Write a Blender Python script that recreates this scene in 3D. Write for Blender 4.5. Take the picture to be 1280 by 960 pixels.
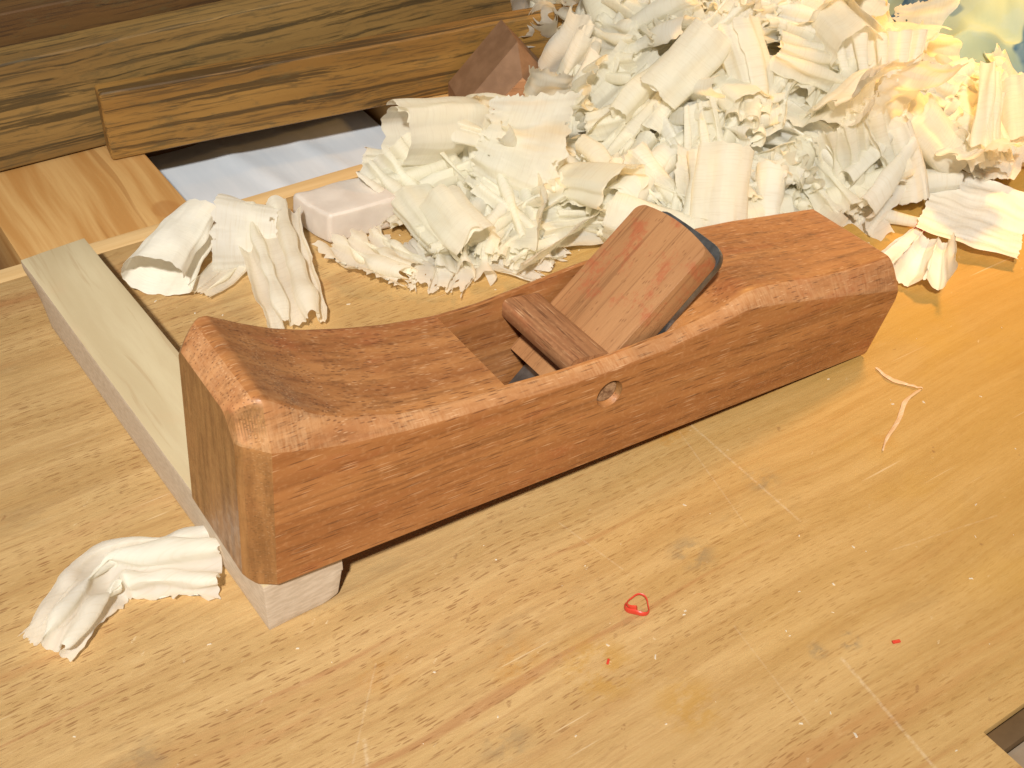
import bpy, bmesh, math, random
import numpy as np
from mathutils import Vector, Matrix, Euler, noise

for o in list(bpy.data.objects):
    bpy.data.objects.remove(o)
scene = bpy.context.scene
COL = scene.collection
MM = 0.001
R = math.radians

# ------------------------------------------------------------------ camera
cam_data = bpy.data.cameras.new("camera")
cam = bpy.data.objects.new("camera", cam_data)
COL.objects.link(cam)
_right = Vector((0.82881403, -0.55899062, 0.02442929))
_up = Vector((0.34036287, 0.53834685, 0.77093177))
_back = Vector((-0.44409506, -0.63064424, 0.63644907))
_m = Matrix((( _right.x, _up.x, _back.x, -0.09273546),
             ( _right.y, _up.y, _back.y, -0.26592802),
             ( _right.z, _up.z, _back.z,  0.33898018),
             (0, 0, 0, 1)))
cam.matrix_world = _m
cam_data.sensor_width = 36.0
cam_data.lens = 1510.28 / 1280 * 36.0
cam_data.clip_start = 0.01
cam_data.clip_end = 50
cam_data.dof.use_dof = True
cam_data.dof.focus_distance = 0.50
cam_data.dof.aperture_fstop = 64
scene.camera = cam

# ------------------------------------------------------------------ world and lamps
world = bpy.data.worlds.new("World")
scene.world = world
world.use_nodes = True
world.node_tree.nodes["Background"].inputs[0].default_value = (1.0, 0.92, 0.82, 1)
world.node_tree.nodes["Background"].inputs[1].default_value = 0.17

def area_lamp(name, loc, target, size, power, color, spread=math.pi):
    d = bpy.data.lights.new(name, 'AREA')
    d.shape = 'DISK'; d.size = size; d.energy = power; d.color = color
    o = bpy.data.objects.new(name, d)
    COL.objects.link(o)
    d.spread = spread
    o.location = loc
    o.rotation_euler = (Vector(target) - Vector(loc)).to_track_quat('-Z', 'Y').to_euler()
    return o

# the camera's flash, set well back behind the lens, above and left, for even light, and a warm bench lamp beyond the right edge
area_lamp("flash_lamp", (-0.67, -0.90, 1.42), (0.07, 0.05, 0.0), 0.11, 7.9, (1.0, 0.97, 0.91), R(70))
area_lamp("bench_lamp", (0.76, 0.20, 0.56), (0.51, 0.13, 0.04), 0.12, 0.80, (1.0, 0.52, 0.13), R(60))

scene.view_settings.view_transform = 'Standard'
scene.view_settings.look = 'None'
scene.view_settings.gamma = 1.0
scene.view_settings.exposure = 0.0
scene.render.engine = 'CYCLES'
scene.cycles.max_bounces = 10
scene.cycles.diffuse_bounces = 10
scene.cycles.glossy_bounces = 2
scene.cycles.transmission_bounces = 8

# ------------------------------------------------------------------ node helper
class NT:
    def __init__(self, name):
        self.mat = bpy.data.materials.new(name)
        self.mat.use_nodes = True
        self.nt = self.mat.node_tree
        self.bsdf = self.nt.nodes["Principled BSDF"]
        self.out = self.nt.nodes["Material Output"]
        self.tc = self.nt.nodes.new("ShaderNodeTexCoord")
    def put(self, sock, v):
        if v is None: return
        if hasattr(v, 'is_linked') or isinstance(v, bpy.types.NodeSocket):
            self.nt.links.new(v, sock)
        elif isinstance(v, (tuple, list)) and len(v) == 3 and sock.type == 'RGBA':
            sock.default_value = (*v, 1)
        else:
            sock.default_value = v
    def obj(self, scale=(1, 1, 1), loc=(0, 0, 0), rot=(0, 0, 0), src=None):
        n = self.nt.nodes.new("ShaderNodeMapping")
        self.put(n.inputs[0], src or self.tc.outputs['Object'])
        n.inputs['Scale'].default_value = scale
        n.inputs['Location'].default_value = loc
        n.inputs['Rotation'].default_value = rot
        return n.outputs[0]
    def noise(self, vec, scale=1, detail=3, rough=0.5, dist=0):
        n = self.nt.nodes.new("ShaderNodeTexNoise")
        self.put(n.inputs['Vector'], vec)
        n.inputs['Scale'].default_value = scale
        n.inputs['Detail'].default_value = detail
        n.inputs['Roughness'].default_value = rough
        n.inputs['Distortion'].default_value = dist
        return n.outputs['Fac']
    def voro(self, vec, scale=1, rnd=1.0):
        n = self.nt.nodes.new("ShaderNodeTexVoronoi")
        self.put(n.inputs['Vector'], vec)
        n.inputs['Scale'].default_value = scale
        n.inputs['Randomness'].default_value = rnd
        s = self.nt.nodes.new("ShaderNodeSeparateColor")
        self.nt.links.new(n.outputs['Color'], s.inputs[0])
        return n.outputs['Distance'], s.outputs[0], s.outputs[1]
    def wave(self, vec, scale, dist=2, detail=2, dscale=1, axis='X', typ='BANDS'):
        n = self.nt.nodes.new("ShaderNodeTexWave")
        n.wave_type = typ
        if typ == 'BANDS': n.bands_direction = axis
        else: n.rings_direction = axis
        self.put(n.inputs['Vector'], vec)
        n.inputs['Scale'].default_value = scale
        n.inputs['Distortion'].default_value = dist
        n.inputs['Detail'].default_value = detail
        n.inputs['Detail Scale'].default_value = dscale
        return n.outputs['Fac']
    def math(self, op, a, b=None, c=None, clamp=False):
        n = self.nt.nodes.new("ShaderNodeMath")
        n.operation = op; n.use_clamp = clamp
        self.put(n.inputs[0], a)
        if b is not None: self.put(n.inputs[1], b)
        if c is not None: self.put(n.inputs[2], c)
        return n.outputs[0]
    def mul(self, a, b): return self.math('MULTIPLY', a, b)
    def ss(self, v, lo, hi, a=0.0, b=1.0):          # smooth remap
        n = self.nt.nodes.new("ShaderNodeMapRange")
        n.interpolation_type = 'SMOOTHSTEP'
        self.put(n.inputs[0], v)
        n.inputs[1].default_value = lo; n.inputs[2].default_value = hi
        n.inputs[3].default_value = a; n.inputs[4].default_value = b
        return n.outputs[0]
    def mix(self, f, a, b, blend='MIX'):
        n = self.nt.nodes.new("ShaderNodeMix")
        n.data_type = 'RGBA'; n.blend_type = blend
        self.put(n.inputs[0], f); self.put(n.inputs[6], a); self.put(n.inputs[7], b)
        return n.outputs[2]
    def sep(self, v):
        n = self.nt.nodes.new("ShaderNodeSeparateXYZ")
        self.put(n.inputs[0], v)
        return n.outputs
    def vmath(self, op, a, b=None, scale=None):
        n = self.nt.nodes.new("ShaderNodeVectorMath")
        n.operation = op
        self.put(n.inputs[0], a)
        if b is not None: self.put(n.inputs[1], b)
        if scale is not None: self.put(n.inputs['Scale'], scale)
        return n.outputs['Value'] if op in ('DOT_PRODUCT', 'LENGTH', 'DISTANCE') else n.outputs[0]
    def blob(self, x, y, r):
        p = self.vmath('MULTIPLY', self.tc.outputs['Object'], (1, 1, 0))
        d = self.vmath('DISTANCE', p, (x, y, 0))
        return self.ss(d, r * 0.25, r, 1, 0)
    def seg(self, a, b, w):
        a = Vector((*a, 0)); b = Vector((*b, 0)); ba = b - a
        p = self.vmath('MULTIPLY', self.tc.outputs['Object'], (1, 1, 0))
        pa = self.vmath('SUBTRACT', p, tuple(a))
        h = self.math('DIVIDE', self.vmath('DOT_PRODUCT', pa, tuple(ba)), ba.length_squared, clamp=True)
        q = self.vmath('SCALE', tuple(ba), scale=h)
        d = self.vmath('LENGTH', self.vmath('SUBTRACT', pa, q))
        return self.ss(d, w * 0.1, w, 1, 0)
    def bump(self, h, strength=0.3, dist=0.0004):
        n = self.nt.nodes.new("ShaderNodeBump")
        n.inputs['Strength'].default_value = strength
        n.inputs['Distance'].default_value = dist
        self.put(n.inputs['Height'], h)
        self.nt.links.new(n.outputs[0], self.bsdf.inputs['Normal'])
        return n.outputs[0]
    def finish(self, color, rough=0.5, spec=0.5, metallic=0, coat=0, **kw):
        self.put(self.bsdf.inputs['Base Color'], color)
        self.put(self.bsdf.inputs['Roughness'], rough)
        self.put(self.bsdf.inputs['Specular IOR Level'], spec)
        self.put(self.bsdf.inputs['Metallic'], metallic)
        if coat:
            self.bsdf.inputs['Coat Weight'].default_value = coat
            self.bsdf.inputs['Coat Roughness'].default_value = 0.25
        return self.mat

# ------------------------------------------------------------------ materials
def mat_beech():
    k = NT("beech_bench")
    o = k.obj()
    warp = k.noise(k.obj((6, 6, 6)), 1, 2)
    wv = k.vmath('ADD', o, k.vmath('SCALE', (0, 0.02, 0), scale=warp))
    base = k.mix(k.ss(k.noise(k.obj((5, 70, 30), src=wv), 1, 4), 0.3, 0.7), (0.415, 0.256, 0.100), (0.510, 0.335, 0.146))
    fine = k.noise(k.obj((40, 900, 300), src=wv), 1, 3, 0.6)
    base = k.mix(k.mul(k.ss(fine, 0.4, 0.75), 0.30), base, (0.40, 0.215, 0.085))
    long_ = k.noise(k.obj((5, 330, 100), (2, 7, 0), src=wv), 1, 5, 0.65)
    base = k.mix(k.mul(k.ss(long_, 0.46, 0.66), 0.42), base, (0.330, 0.175, 0.064))
    streak = k.ss(k.noise(k.obj((1.6, 30, 10), (0.3, 0.1, 0), src=wv), 1, 4, 0.6), 0.56, 0.70)
    base = k.mix(k.mul(streak, 0.70), base, (0.36, 0.165, 0.062))
    stripe = k.ss(k.noise(k.obj((2.5, 85, 10), (1.3, 4.1, 0), src=wv), 1, 3, 0.6), 0.62, 0.70)
    base = k.mix(k.mul(stripe, 0.55), base, (0.33, 0.145, 0.058))
    mot = k.noise(k.obj((70, 210, 70), (5, 2, 0), src=wv), 1, 6, 0.75)
    base = k.mix(k.mul(k.ss(mot, 0.50, 0.72), 0.38), base, (0.30, 0.170, 0.068))
    base = k.mix(k.mul(k.ss(mot, 0.48, 0.28), 0.30), base, (0.60, 0.42, 0.21))
    grime = k.ss(k.noise(k.obj((13, 34, 13), (8, 3, 0)), 1, 5, 0.7), 0.56, 0.74)
    base = k.mix(k.mul(grime, 0.30), base, (0.215, 0.145, 0.075))
    # ray flecks
    sx = k.sep(o)
    left = k.ss(sx[0], 0.05, 0.30, 1.0, 0.25)
    patch = k.ss(k.noise(k.obj((9, 16, 9)), 1, 2), 0.34, 0.55)
    flecks = None
    for (a, b, off, th) in ((120, 900, 0.0, 0.34), (170, 1150, 3.7, 0.30), (75, 700, 9.1, 0.24)):
        d, r, g = k.voro(k.obj((a, b, 1), (off, off * 2, 0), (0, 0, R(1.5)), src=wv))
        f = k.mul(k.ss(d, th * 0.55, th, 1, 0), k.ss(r, 0.42, 0.6))
        flecks = f if flecks is None else k.math('MAXIMUM', flecks, f)
    fl = k.mul(k.mul(flecks, patch), left)
    base = k.mix(k.mul(fl, 0.62), base, (0.19, 0.078, 0.025))
    # old yellow varnish, wear, and the lamp's warm glow painted in towards the right
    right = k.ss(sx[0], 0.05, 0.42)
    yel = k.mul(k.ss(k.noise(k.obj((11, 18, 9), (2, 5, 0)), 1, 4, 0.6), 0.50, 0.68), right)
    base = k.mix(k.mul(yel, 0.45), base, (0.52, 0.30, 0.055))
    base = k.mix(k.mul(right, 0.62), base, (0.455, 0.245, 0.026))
    nz = k.noise(k.obj((90, 130, 90)), 1, 4, 0.7)
    for (x, y, r, c, s) in STAINS:
        m = k.mul(k.blob(x, y, r), k.ss(nz, 0.40, 0.58))
        base = k.mix(k.mul(m, s * 0.75), base, c)
    # random fine scratches and bright specks
    for (rz, off, a) in ((28, 0, 0.25), (-63, 5, 0.28)):
        n = k.noise(k.obj((10, 620, 1), (off, off, 0), (0, 0, R(rz))), 1, 1)
        br = k.ss(k.noise(k.obj((22, 22, 1), (off * 3, 1, 0)), 1, 2), 0.55, 0.64)
        base = k.mix(k.mul(k.mul(k.ss(n, 0.73, 0.77), br), a), base, (0.86, 0.72, 0.50))
    brk = k.ss(k.noise(k.obj((420, 420, 1)), 1, 3, 0.7), 0.30, 0.66)
    for (a, b, w, s) in SCRATCHES:
        base = k.mix(k.mul(k.mul(k.seg(a, b, w), brk), s * 0.22), base, (0.90, 0.80, 0.62))
    dn = k.vmath('SCALE', (0.006, 0.006, 0), scale=k.noise(k.obj((420, 420, 1)), 1, 3, 0.7))
    d, r, g = k.voro(k.obj((170, 300, 1), (0, 0, 0), (0, 0, R(25)), src=k.vmath('ADD', o, dn)))
    sp = k.mul(k.mul(k.ss(d, 0.05, 0.16, 1, 0), k.ss(r, 0.80, 0.9)), k.ss(nz, 0.40, 0.60))
    base = k.mix(k.mul(sp, 0.35), base, (0.80, 0.66, 0.44))
    d, r, g = k.voro(k.obj((110, 140, 1), (3, 3, 0), (0, 0, R(-60)), src=k.vmath('ADD', o, dn)))
    sp = k.mul(k.ss(d, 0.04, 0.13, 1, 0), k.ss(r, 0.86, 0.92))
    base = k.mix(k.mul(sp, 0.55), base, (0.22, 0.105, 0.04))
    k.bump(k.noise(k.obj((80, 420, 10)), 1, 6, 0.75), 0.55, 0.0007)
    rough = k.ss(k.noise(k.obj((30, 60, 10), (4, 4, 0)), 1, 4), 0.25, 0.75, 0.50, 0.62)
    return k.finish(base, rough, 0.28)

STAINS = []      # x, y, radius, colour, strength
SCRATCHES = []   # a, b, half width, strength
_y = (0.40, 0.21, 0.035); _g = (0.13, 0.115, 0.085); _o = (0.42, 0.19, 0.03)
STAINS += [(0.181, 0.010, 0.016, _o, 0.75), (0.192, 0.022, 0.020, _y, 0.6), (0.083, -0.073, 0.020, _y, 0.75), (0.100, -0.102, 0.017, _y, 0.7),
           (0.060, -0.055, 0.014, _o, 0.5), (0.165, -0.112, 0.0055, _g, 0.95), (0.152, -0.109, 0.005, _g, 0.6),
           (0.145, -0.050, 0.012, _g, 0.55), (0.195, -0.035, 0.010, _g, 0.45), (-0.058, -0.022, 0.010, _g, 0.40),
           (0.255, -0.045, 0.008, _o, 0.5), (0.04, -0.08, 0.012, _g, 0.35), (0.29, 0.02, 0.03, _y, 0.5), (0.02, -0.035, 0.012, _o, 0.35)]
SCRATCHES += [((0.193, 0.009), (0.192, -0.060), 0.0009, 0.75), ((0.157, -0.116), (0.150, -0.166), 0.0011, 0.85),
              ((0.002, -0.055), (-0.012, -0.089), 0.0012, 0.85), ((0.186, 0.006), (0.172, -0.052), 0.0006, 0.5),
              ((0.112, -0.01), (0.118, -0.042), 0.0006, 0.5), ((0.135, -0.085), (0.128, -0.13), 0.0006, 0.4),
              ((0.21, -0.09), (0.26, -0.10), 0.0006, 0.45), ((0.02, -0.03), (-0.005, -0.06), 0.0006, 0.45)]

def mat_plane(name, c_dark, c_lite, endgrain=True, pale=0.0):
    k = NT(name)
    o = k.obj()
    w = k.noise(k.obj((7, 25, 25)), 1, 2)
    wv = k.vmath('ADD', o, k.vmath('SCALE', (0, 0.006, 0.006), scale=w))
    big = k.ss(k.noise(k.obj((5, 110, 90), src=wv), 1, 4, 0.6), 0.25, 0.75)
    base = k.mix(big, c_dark, c_lite)
    ring = k.noise(k.obj((3, 380, 260), (1, 2, 3), src=wv), 1, 5, 0.70)
    base = k.mix(k.mul(k.ss(ring, 0.48, 0.66), 0.45), base, tuple(c * 0.40 for c in c_dark))
    red = k.ss(k.noise(k.obj((22, 70, 60), (4, 1, 2)), 1, 4, 0.6), 0.54, 0.70)
    base = k.mix(k.mul(red, 0.30), base, (0.33, 0.082, 0.03))
    # tiny figure across the grain
    fig = k.noise(k.obj((420, 700, 700)), 1, 2)
    base = k.mix(k.mul(k.ss(fig, 0.5, 0.7), 0.20), base, (0.56, 0.30, 0.14))
    # pores, dark and pale
    d, r, g = k.voro(k.obj((75, 1150, 1150), src=wv))
    pore = k.ss(d, 0.16, 0.40, 1, 0)
    base = k.mix(k.mul(k.mul(pore, k.ss(r, 0.35, 0.50)), 0.62), base, (0.080, 0.026, 0.011))
    d2, r2, g2 = k.voro(k.obj((70, 1250, 1250), (2, 3, 4), src=wv))
    pore2 = k.ss(d2, 0.12, 0.32, 1, 0)
    base = k.mix(k.mul(k.mul(pore2, k.ss(r2, 0.55, 0.75)), 0.52), base, (0.66, 0.40, 0.22))
    geo = k.nt.nodes.new("ShaderNodeVectorTransform")
    geo.vector_type = 'NORMAL'; geo.convert_from = 'WORLD'; geo.convert_to = 'OBJECT'
    gn = k.nt.nodes.new("ShaderNodeNewGeometry")
    k.nt.links.new(gn.outputs['True Normal'], geo.inputs[0])
    if endgrain:
        nx = k.math('ABSOLUTE', k.sep(geo.outputs[0])[0])
        e = k.mul(k.ss(nx, 0.35, 0.6), k.ss(k.sep(geo.outputs[0])[2], 0.3, 0.5, 1, 0))
        eg = k.noise(k.obj((1, 300, 22), (0, 3, 0)), 1, 5, 0.7)
        base = k.mix(k.mul(e, 0.75), base, k.mix(k.ss(eg, 0.35, 0.65), (0.125, 0.062, 0.019), (0.29, 0.150, 0.052)))
    if pale:
        tick = k.noise(k.obj((1000, 140, 140), (1, 1, 1)), 1, 4, 0.7)
        pm = k.ss(k.noise(k.obj((45, 60, 60), (6, 2, 2)), 1, 3), 0.32, 0.62)
        base = k.mix(k.mul(k.mul(k.ss(tick, 0.35, 0.65), pm), pale), base, (0.62, 0.38, 0.20))
    k.bump(k.noise(k.obj((60, 600, 600)), 1, 3, 0.6), 0.30, 0.0003)
    rough = k.ss(k.noise(k.obj((60, 300, 300), (3, 3, 3)), 1, 3), 0.3, 0.7, 0.30, 0.50)
    return k.finish(base, rough, 0.45)

def mat_wedge():
    k = NT("wedge_wood")
    o = k.obj()
    base = k.mix(k.ss(k.noise(k.obj((8, 60, 60)), 1, 4), 0.3, 0.7), (0.325, 0.148, 0.059), (0.405, 0.200, 0.084))
    line = k.noise(k.obj((6, 620, 300), (0, 1, 0)), 1, 4, 0.65)
    base = k.mix(k.mul(k.ss(line, 0.50, 0.66), 0.50), base, (0.15, 0.060, 0.022))
    d, r, g = k.voro(k.obj((230, 800, 800)))
    base = k.mix(k.mul(k.mul(k.ss(d, 0.1, 0.3, 1, 0), k.ss(r, 0.5, 0.6)), 0.6), base, (0.18, 0.075, 0.03))
    x = k.sep(o)
    band = k.mul(k.ss(x[0], 0.030, 0.055), k.ss(k.noise(k.obj((70, 90, 60), (7, 3, 1)), 1, 5, 0.7), 0.52, 0.68))
    base = k.mix(k.mul(band, 0.55), base, (0.36, 0.075, 0.03))
    k.bump(k.noise(k.obj((160, 700, 700)), 1, 4, 0.7), 0.6, 0.0004)
    return k.finish(base, 0.46, 0.4)

def mat_bocote(name, c1, c2, dark, off):
    k = NT(name)
    w = k.noise(k.obj((10, 30, 30), (off, 0, 0)), 1, 3)
    wv = k.vmath('ADD', k.obj((1, 1, 1), (off, off, off)), k.vmath('SCALE', (0, 0.010, 0.010), scale=w))
    base = k.mix(k.ss(k.noise(k.obj((5, 60, 60), src=wv), 1, 4), 0.32, 0.68), c1, c2)
    s1 = k.ss(k.noise(k.obj((3.2, 190, 190), src=wv), 1, 6, 0.70), 0.52, 0.60)
    base = k.mix(k.mul(s1, 0.74), base, dark)
    s2 = k.ss(k.noise(k.obj((16, 520, 520), (3, 3, 3), src=wv), 1, 4, 0.7), 0.50, 0.64)
    base = k.mix(k.mul(s2, 0.60), base, tuple(d * 2 for d in dark))
    sm = k.ss(k.noise(k.obj((45, 130, 130), (5, 1, off)), 1, 6, 0.75), 0.52, 0.66)
    base = k.mix(k.mul(sm, 0.55), base, (0.12, 0.085, 0.035))
    k.bump(k.noise(k.obj((60, 400, 400)), 1, 3), 0.3, 0.0004)
    return k.finish(base, 0.55, 0.35)

def mat_pine():
    k = NT("pine_wood")
    o = k.obj()
    w = k.noise(k.obj((14, 6, 6)), 1, 2)
    wv = k.vmath('ADD', o, k.vmath('SCALE', (0.018, 0, 0), scale=w))
    band = k.noise(k.obj((75, 3.5, 30), src=wv), 1, 4, 0.55)
    base = k.mix(k.ss(band, 0.40, 0.62), (0.56, 0.335, 0.128), (0.44, 0.220, 0.066))
    base = k.mix(k.mul(k.ss(k.noise(k.obj((160, 4, 40), (1, 5, 0), src=wv), 1, 2), 0.60, 0.66), 0.6), base, (0.34, 0.155, 0.042))
    base = k.mix(k.mul(k.ss(k.noise(k.obj((600, 20, 100)), 1, 3), 0.45, 0.7), 0.3), base, (0.42, 0.19, 0.05))
    p = k.vmath('MULTIPLY', o, (1, 0.8, 0))
    d = k.vmath('DISTANCE', p, (0.0335, -0.026 * 0.8, 0))
    ring = k.wave(k.obj((1, 1, 1)), 40, 1, 2, 3, 'Z', 'RINGS')
    base = k.mix(k.mul(k.ss(d, 0.006, 0.0085, 1, 0), 0.6), base, (0.36, 0.16, 0.045))
    k.bump(k.noise(k.obj((500, 30, 100)), 1, 3), 0.2, 0.0003)
    return k.finish(base, 0.45, 0.4)

def mat_maple():
    k = NT("maple_batten")
    o = k.obj()
    w = k.noise(k.obj((20, 8, 8)), 1, 2)
    wv = k.vmath('ADD', o, k.vmath('SCALE', (0.02, 0, 0), scale=w))
    base = k.mix(k.ss(k.noise(k.obj((60, 10, 30), src=wv), 1, 4), 0.35, 0.65), (0.56, 0.460, 0.285), (0.49, 0.385, 0.225))
    base = k.mix(k.mul(k.ss(k.noise(k.obj((30, 40, 30), (2, 2, 0)), 1, 3), 0.56, 0.72), 0.35), base, (0.55, 0.37, 0.21))
    base = k.mix(k.mul(k.ss(k.noise(k.obj((190, 9, 60), (3, 1, 0), src=wv), 1, 4, 0.6), 0.53, 0.62), 0.45), base, (0.40, 0.275, 0.145))
    base = k.mix(k.mul(k.ss(k.noise(k.obj((700, 60, 200)), 1, 3), 0.5, 0.7), 0.20), base, (0.48, 0.36, 0.22))
    geo = k.nt.nodes.new("ShaderNodeVectorTransform")
    geo.vector_type = 'NORMAL'; geo.convert_from = 'WORLD'; geo.convert_to = 'OBJECT'
    gn = k.nt.nodes.new("ShaderNodeNewGeometry")
    k.nt.links.new(gn.outputs['True Normal'], geo.inputs[0])
    nz = k.sep(geo.outputs[0])[2]
    saw = k.noise(k.obj((200, 260, 900)), 1, 3)
    side = k.mix(k.ss(saw, 0.3, 0.7), (0.46, 0.365, 0.265), (0.56, 0.455, 0.345))
    base = k.mix(k.ss(nz, 0.2, 0.6, 1, 0), base, side)
    k.bump(k.noise(k.obj((300, 60, 300)), 1, 3), 0.25, 0.0003)
    return k.finish(base, 0.55, 0.35)

def mat_shaving(name, c1, c2, trans=0.64):
    k = NT(name)
    o = k.obj()
    base = k.mix(k.ss(k.noise(k.obj((60, 60, 60)), 1, 3), 0.35, 0.65), c1, c2)
    gr = k.noise(k.obj((90, 1300, 90)), 1, 3)
    base = k.mix(k.mul(k.ss(gr, 0.48, 0.68), 0.38), base, (0.86, 0.81, 0.69))
    k.bump(k.noise(k.obj((160, 1100, 160), (1, 2, 3)), 1, 4), 0.5, 0.0004)
    k.finish(base, 0.50, 0.20)
    tr = k.nt.nodes.new("ShaderNodeBsdfTranslucent")
    k.put(tr.inputs[0], base)
    mx = k.nt.nodes.new("ShaderNodeMixShader")
    mx.inputs[0].default_value = trans
    k.nt.links.new(k.bsdf.outputs[0], mx.inputs[1])
    k.nt.links.new(tr.outputs[0], mx.inputs[2])
    k.nt.links.new(mx.outputs[0], k.out.inputs[0])
    return k.mat

def mat_plain(name, c1, c2, scale=40, rough=0.5, spec=0.4, metallic=0, bump=0.15, stretch=(1, 1, 1)):
    k = NT(name)
    n = k.noise(k.obj(tuple(scale * s for s in stretch)), 1, 4, 0.6)
    base = k.mix(k.ss(n, 0.3, 0.7), c1, c2)
    k.bump(k.noise(k.obj(tuple(scale * 4 * s for s in stretch), (1, 1, 1)), 1, 3), bump, 0.0004)
    return k.finish(base, rough, spec, metallic)

M = {}
M['bench'] = mat_beech()
M['rail'] = mat_plain("rail_wood", (0.58, 0.37, 0.16), (0.68, 0.46, 0.22), 30, 0.5, 0.4, 0, 0.2, (0.3, 6, 6))
M['body'] = mat_plane("plane_wood", (0.268, 0.096, 0.028), (0.430, 0.186, 0.061))
M['chamfer'] = mat_plane("plane_chamfer_wood", (0.32, 0.128, 0.045), (0.47, 0.225, 0.090), True, 0.35)
M['pin'] = mat_plane("pin_wood", (0.21, 0.088, 0.036), (0.40, 0.190, 0.085), False)
M['wedge'] = mat_wedge()
M['steel'] = mat_plain("blade_steel", (0.12, 0.12, 0.118), (0.22, 0.22, 0.215), 160, 0.30, 0.5, 0.75, 0.15)
M['plug'] = mat_plain("plug_wood", (0.13, 0.06, 0.028), (0.36, 0.21, 0.11), 420, 0.6, 0.3, 0, 0.5)
M['maple'] = mat_maple()
M['pine'] = mat_pine()
_golden = ((0.335, 0.178, 0.044), (0.24, 0.118, 0.028), (0.028, 0.018, 0.009))
M['bocote1'] = mat_bocote("streaked_wood_golden", *_golden, 0.3)
M['bocote2'] = mat_bocote("streaked_wood_olive", (0.29, 0.172, 0.053), (0.20, 0.112, 0.034), (0.026, 0.020, 0.011), 1.7)
M['bocote3'] = mat_bocote("streaked_wood_dark", (0.17, 0.085, 0.026), (0.105, 0.050, 0.016), (0.018, 0.010, 0.006), 3.1)
M['bocote4'] = mat_bocote("streaked_wood_grey", (0.26, 0.175, 0.075), (0.18, 0.115, 0.048), (0.03, 0.02, 0.012), 5.3)
M['shave'] = mat_shaving("shaving_cream", (0.965, 0.945, 0.845), (0.95, 0.915, 0.795))
M['shave2'] = mat_shaving("shaving_white", (0.965, 0.95, 0.885), (0.95, 0.93, 0.845))
M['shave3'] = mat_shaving("shaving_tan", (0.96, 0.94, 0.84), (0.945, 0.91, 0.79))
M['sheet'] = mat_shaving("shaving_sheet", (0.93, 0.90, 0.80), (0.90, 0.865, 0.75), 0.28)
M['sliver'] = mat_shaving("sliver_pink", (0.80, 0.56, 0.34), (0.72, 0.47, 0.25), 0.2)
M['red'] = mat_plain("red_plastic", (0.50, 0.035, 0.02), (0.62, 0.06, 0.03), 60, 0.4, 0.4)
M['tray'] = mat_plain("tray_wood", (0.10, 0.055, 0.028), (0.17, 0.09, 0.045), 30, 0.7, 0.2, 0, 0.2, (0.3, 5, 5))
M['paper'] = mat_plain("pale_blue_paper", (0.54, 0.58, 0.63), (0.61, 0.64, 0.68), 25, 0.6, 0.3, 0, 0.1, (3, 0.4, 1))
M['gable'] = mat_plane("gable_face_wood", (0.44, 0.20, 0.088), (0.58, 0.30, 0.15), False)
M['gable_dark'] = mat_plain("gable_bevel_wood", (0.19, 0.098, 0.048), (0.25, 0.135, 0.070), 90, 0.6, 0.3, 0, 0.3)
M['jaw'] = mat_plain("jaw_wood", (0.27, 0.205, 0.145), (0.21, 0.15, 0.095), 60, 0.6, 0.3)
M['liner'] = mat_plain("liner_wood", (0.085, 0.048, 0.020), (0.12, 0.070, 0.030), 50, 0.6, 0.3)
M['navy'] = mat_plain("navy_plastic", (0.012, 0.030, 0.060), (0.02, 0.045, 0.08), 20, 0.5, 0.4)
M['tan'] = mat_plain("tan_wood", (0.50, 0.33, 0.15), (0.58, 0.40, 0.20), 30, 0.6, 0.3, 0, 0.2, (4, 4, 0.4))

def mat_wax():
    k = NT("paraffin_wax")
    base = k.mix(k.ss(k.noise(k.obj((70, 70, 70)), 1, 4), 0.3, 0.7), (0.56, 0.485, 0.415), (0.64, 0.565, 0.49))
    k.bump(k.noise(k.obj((120, 120, 120)), 1, 4), 0.35, 0.0008)
    k.finish(base, 0.48, 0.4)
    k.bsdf.inputs['Subsurface Weight'].default_value = 0.5
    k.bsdf.inputs['Subsurface Radius'].default_value = (1, 0.85, 0.75)
    k.bsdf.inputs['Subsurface Scale'].default_value = 0.006
    return k.mat
M['wax'] = mat_wax()

def mat_cloth():
    k = NT("printed_cloth")
    n = k.noise(k.obj((24, 24, 24), (2.2, 0.7, 0)), 1, 2, 0.4)
    base = k.mix(k.ss(n, 0.50, 0.54), (0.34, 0.42, 0.30), (0.060, 0.135, 0.21))
    base = k.mix(k.mul(k.ss(k.noise(k.obj((50, 50, 50), (5, 5, 5)), 1, 3), 0.5, 0.6), 0.4), base, (0.33, 0.43, 0.40))
    k.bump(k.wave(k.obj((1, 1, 1)), 900, 1, 1), 0.1, 0.0002)
    return k.finish(base, 0.85, 0.15)
M['cloth'] = mat_cloth()

# ------------------------------------------------------------------ object helpers
def tag(o, label=None, cat=None, group=None, kind=None):
    if label: o['label'] = label
    if cat: o['category'] = cat
    if group: o['group'] = group
    if kind: o['kind'] = kind
    return o

def link_mesh(name, me, mat=None, parent=None, loc=None, rot=None):
    o = bpy.data.objects.new(name, me)
    COL.objects.link(o)
    if mat is not None:
        for m in (mat if isinstance(mat, (list, tuple)) else [mat]):
            me.materials.append(m)
    if parent: o.parent = parent
    if loc is not None: o.location = loc
    if rot is not None: o.rotation_euler = rot
    return o

def empty(name, loc=(0, 0, 0), rot=(0, 0, 0)):
    o = bpy.data.objects.new(name, None)
    o.empty_display_size = 0.01
    COL.objects.link(o)
    o.location = loc; o.rotation_euler = rot
    return o

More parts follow.
